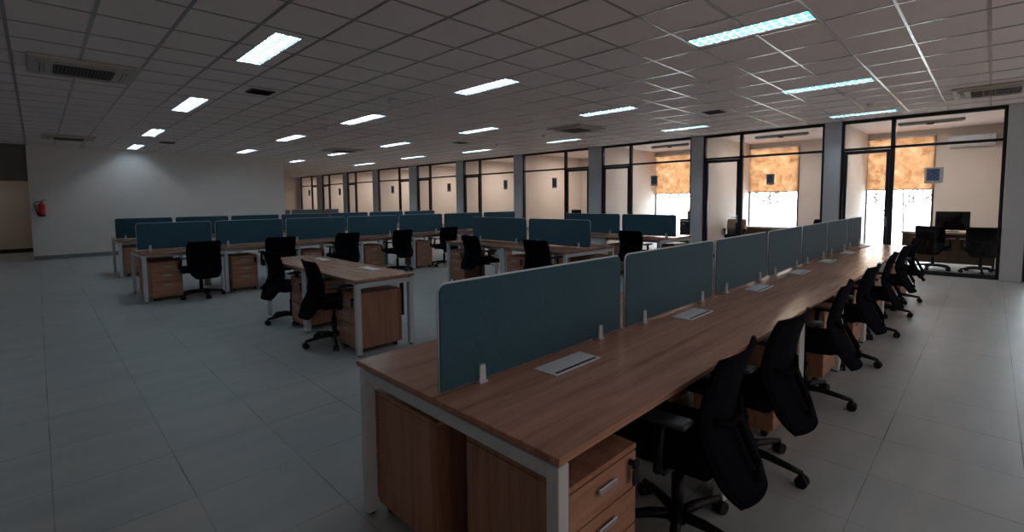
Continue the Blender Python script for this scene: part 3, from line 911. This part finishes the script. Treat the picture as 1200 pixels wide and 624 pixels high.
# ------------------------------------------------------------------ paper notices on the glass
nm = ['first', 'second', 'third', 'fourth', 'fifth', 'sixth', 'seventh', 'eighth', 'ninth']
NOT = [(.79, .40, .27, .30, True), (3.64, .43, .17, .25, False), (6.58, .50, .20, .28, False), (10.15, .55, .20, .34, False), (12.46, .56, .2, .34, False),
       (15.8, .54, .24, .34, False), (20.2, .55, .26, .36, False), (25.8, .55, .3, .38, False), (30.0, .56, .3, .38, False)]
for i, (b, z, w_, h_, big) in enumerate(NOT):
    t = thing('paper_notice', 'small blue notice on the glass of the %s office, counted from the long bench' % nm[i], 'notice', (GA - .0085, b, EYE + z), 0, 'notices on the glass wall')
    MB().box(-.001, .001, -w_ / 2, w_ / 2, -h_ / 2, h_ / 2).done('sheet', 'paper', t)
    MB().box(-.0018, -.001, -w_ * (.30 if big else .40), w_ * (.38 if big else .40), -h_ * .34, h_ * .40).done('print', 'sign_blue', t)

# ------------------------------------------------------------------ office furniture behind the glass
def office_desk(loc, rz, L, W, label, grp):
    t = thing('office_desk', label, 'desk', loc, rz, grp)
    MB().box(-L / 2, L / 2, -W / 2, W / 2, .71, .75, .004).done('desktop', 'desk_light', t)
    MB().box(-L / 2 + .06, L / 2 - .06, -W / 2 + .06, -W / 2 + .08, .1, .705).done('front_panel', 'desk_brown', t)
    for s_ in (-1, 1):
        MB().box(s_ * (L / 2 - .05) - .02, s_ * (L / 2 - .05) + .02, -W / 2 + .04, W / 2 - .04, 0, .71, .003).done('side_panel', 'desk_brown', t)
    return t
office_desk((13.72, .62, 0), -PI / 2, 1.5, .72, 'light-topped desk with dark brown front behind the first glass office pane', 'desks in the glass offices')
office_desk((13.75, 4.02, 0), -PI / 2, 1.2, .80, 'pale wood desk in the second glass office, standing before its bright window', 'desks in the glass offices')
place(chair0, (12.92, .10, 0), -PI / 2 + .1, 'black mesh visitor chair in the first glass office, by the last pillar', 'chairs in the glass offices')
place(chair0, (12.98, .80, 0), -PI / 2 - .25, 'black mesh visitor chair in the first glass office, in front of the monitor', 'chairs in the glass offices')
place(chair0, (14.75, 3.30, 0), PI / 2 - .5, 'black office chair behind the pale desk of the second glass office', 'chairs in the glass offices')
place(chair0, (13.0, -1.0, 0), -PI / 2, 'black office chair behind the dark glass past the last pillar', 'chairs in the glass offices')
bc = make_chair('office_chair', back='brown_fabric')
bc['category'] = 'chair'
place(bc, (13.70, 4.98, 0), PI / 2 + .2, 'brown backed chair at the end of the pale desk, beside the second office door', 'chairs in the glass offices')
t = thing('computer_monitor', 'black computer monitor standing on the brown-fronted desk in the first glass office', 'monitor', (13.62, .56, .75), -PI / 2)
MB().box(-.27, .27, -.02, .02, .04, .43, .006).done('display', 'screen', t)
MB().box(-.03, .03, .02, .045, .03, .28).box(-.11, .11, -.06, .10, 0, .012, .003).done('stand', 'black', t)
t = thing('storage_cabinet', 'low black cabinet with a pale rail under the window of the third glass office', 'cabinet', (15.1, 6.75, 0), -PI / 2)
MB().box(-.42, .42, -.2, .2, .04, .84, .004).box(-.40, .40, -.18, .18, 0, .04).done('carcass', 'black', t)
MB().box(-.415, -.003, -.216, -.201, .06, .70, .003).done('door', 'black', t)
MB().box(.003, .415, -.216, -.201, .06, .70, .003).done('door', 'black', t)
MB().box(-.40, .40, -.226, -.202, .755, .785, .003).done('rail', 'silver', t)
t = thing('cardboard_box', 'small brown cardboard box on the black cabinet in the third glass office', 'box', (15.1, 6.8, .84), -PI / 2)
MB().box(-.16, .16, -.13, .13, 0, .26, .003).done('carton', 'carton', t)
MB().box(-.16, .16, -.02, .02, .26, .2605).done('tape', 'desk_light', t)
t = thing('computer_monitor', 'dark computer monitor seen low in the fourth glass office door', 'monitor', (13.2, 10.10, .75), -PI / 2)
MB().box(-.2, .2, -.02, .02, .08, .40, .006).done('display', 'screen', t)
MB().box(-.03, .03, .02, .04, .0, .2).box(-.1, .1, -.06, .09, 0, .012, .003).done('stand', 'black', t)
office_desk((13.3, 10.35, 0), -PI / 2, 1.4, .7, 'desk with a small monitor in the fourth glass office, mostly hidden by screens', 'desks in the glass offices')
t = thing('wall_air_conditioner', 'white split air conditioner high on the rear wall of the first glass office', 'air conditioner', (OB, .38, 2.66), -PI / 2)
MB().box(-.40, .40, -.20, 0, 0, .26, .02, 2).done('casing', 'trim', t)
MB().box(-.36, .36, -.203, -.15, .012, .04, .003).done('flap', 'ac', t)
for i, (b0, b1) in enumerate([(.45, 1.55), (3.3, 4.55), (6.4, 7.6)]):
    t = thing('strip_light', 'unlit grey strip light under the ceiling of the %s glass office' % ORD[i], 'ceiling light', (13.8, (b0 + b1) / 2, OC), 0, 'office strip lights')
    h = (b1 - b0) / 2
    MB().box(-.05, .05, -h, h, -.05, 0, .006).done('body', 'strip', t)
    MB().cyl((0, -h + .02, -.062), (0, h - .02, -.062), .013, n=8).done('unlit_tube', 'trim', t)
    MB().box(-.035, .035, -.06, .06, -.085, -.05, .006).done('sensor', 'rubber', t)

# ------------------------------------------------------------------ trees outside the windows
def leaf_tree(loc, label, seed):
    rnd = random.Random(seed)
    t = thing('tree', label, 'tree', loc, 0, 'trees outside the office windows')
    mb = MB()
    mb.tube([(0, 0, -.2), (.05, .02, 1.2), (.02, .1, 2.4), (.0, .15, 3.0)], [.022, .018, .012, .006], 7)
    tips = []
    for k in range(9):
        a = rnd.uniform(0, 2 * PI); z = rnd.uniform(1.15, 2.0); l = rnd.uniform(.5, 1.1)
        p = Vector((.03, .08, z)); e = p + Vector((math.cos(a) * l, math.sin(a) * l, rnd.uniform(.0, .5)))
        mb.tube([p, (p + e) / 2 + Vector((0, 0, .05)), e], [.012, .008, .003], 5); tips.append((p, e))
    mb.done('trunk', 'bark', t)
    mb = MB()
    for p, e in tips:
        for k in range(20):
            c = p.lerp(e, rnd.uniform(.35, 1.05)) + Vector([rnd.gauss(0, .09) for _ in range(3)])
            u_ = Vector([rnd.gauss(0, 1) for _ in range(3)]).normalized(); v_ = u_.orthogonal().normalized()
            s_ = rnd.uniform(.045, .085)
            mb.quad(c - u_ * s_, c + v_ * s_ * .5, c + u_ * s_, c - v_ * s_ * .5)
    o = mb.done('foliage', 'leaf', t); o['kind'] = 'stuff'
leaf_tree((17.6, 1.75, 0), 'thin brown-leaved tree outside the window of the first glass office', 3)
leaf_tree((17.9, 5.35, 0), 'thin brown-leaved tree outside the window of the second glass office', 5)
leaf_tree((18.3, 9.15, 0), 'thin brown-leaved tree outside the window of the third glass office', 9)

# ------------------------------------------------------------------ light
w = bpy.data.worlds.new('sky'); SC.world = w; w.use_nodes = True
nt = w.node_tree
bg = nt.nodes['Background']
bg.inputs[0].default_value = (.88, .93, 1.0, 1); bg.inputs[1].default_value = 8.0
def area(name, loc, sx, sy, power, col, rot=(0, 0, 0)):
    l = bpy.data.lights.new(name, 'AREA'); l.shape = 'RECTANGLE'; l.size = sx; l.size_y = sy; l.energy = power; l.color = col
    o = bpy.data.objects.new(name, l); COL.objects.link(o); o.location = loc; o.rotation_euler = rot
    return o
# the ceiling lamps of the same grid that lie outside the frame
for a, b in [(1.8, 1.75), (1.8, -1.9), (4.8, -1.9), (-1.2, 5.3), (-1.2, 9), (-1.2, 13), (8, -1.9)]:
    area('lamp_outside_frame', (a, b, CEIL - .04), .28, 1.2, 3, (.76, .9, 1))
area('corridor_lamp', (-1.6, 19.8, 2.6), .3, 1.2, 2.6, (1, .86, .76))
area('rear_fill_light', (5, Y0 + .05, 1.6), 12, 2.2, 85, (1, .83, .72), (PI / 2 + .6, 0, 0))  # added fill behind the camera, tilted up to brighten the ceiling; no window there
for b0, bm_, b1, s_ in BAYS[1:4]:
    area('office_fill_light', (13.9, (b0 + b1) / 2, OC - .10), .3, 1.1, 18, (1, .93, .88))  # added fill to brighten the first offices, whose strip lights are off
for i, (b0, bm_, b1, s_) in enumerate(BAYS[4:]):
    area('office_lamp', (13.9, (b0 + b1) / 2, OC - .10), .3, 1.1, 38, (1, .86, .76))

SC.view_settings.view_transform = 'Standard'
SC.view_settings.look = 'None'
SC.view_settings.exposure = .62
SC.cycles.max_bounces = 10
SC.cycles.transparent_max_bounces = 16
SC.cycles.caustics_reflective = False
SC.cycles.caustics_refractive = False
SC.cycles.sample_clamp_indirect = 4
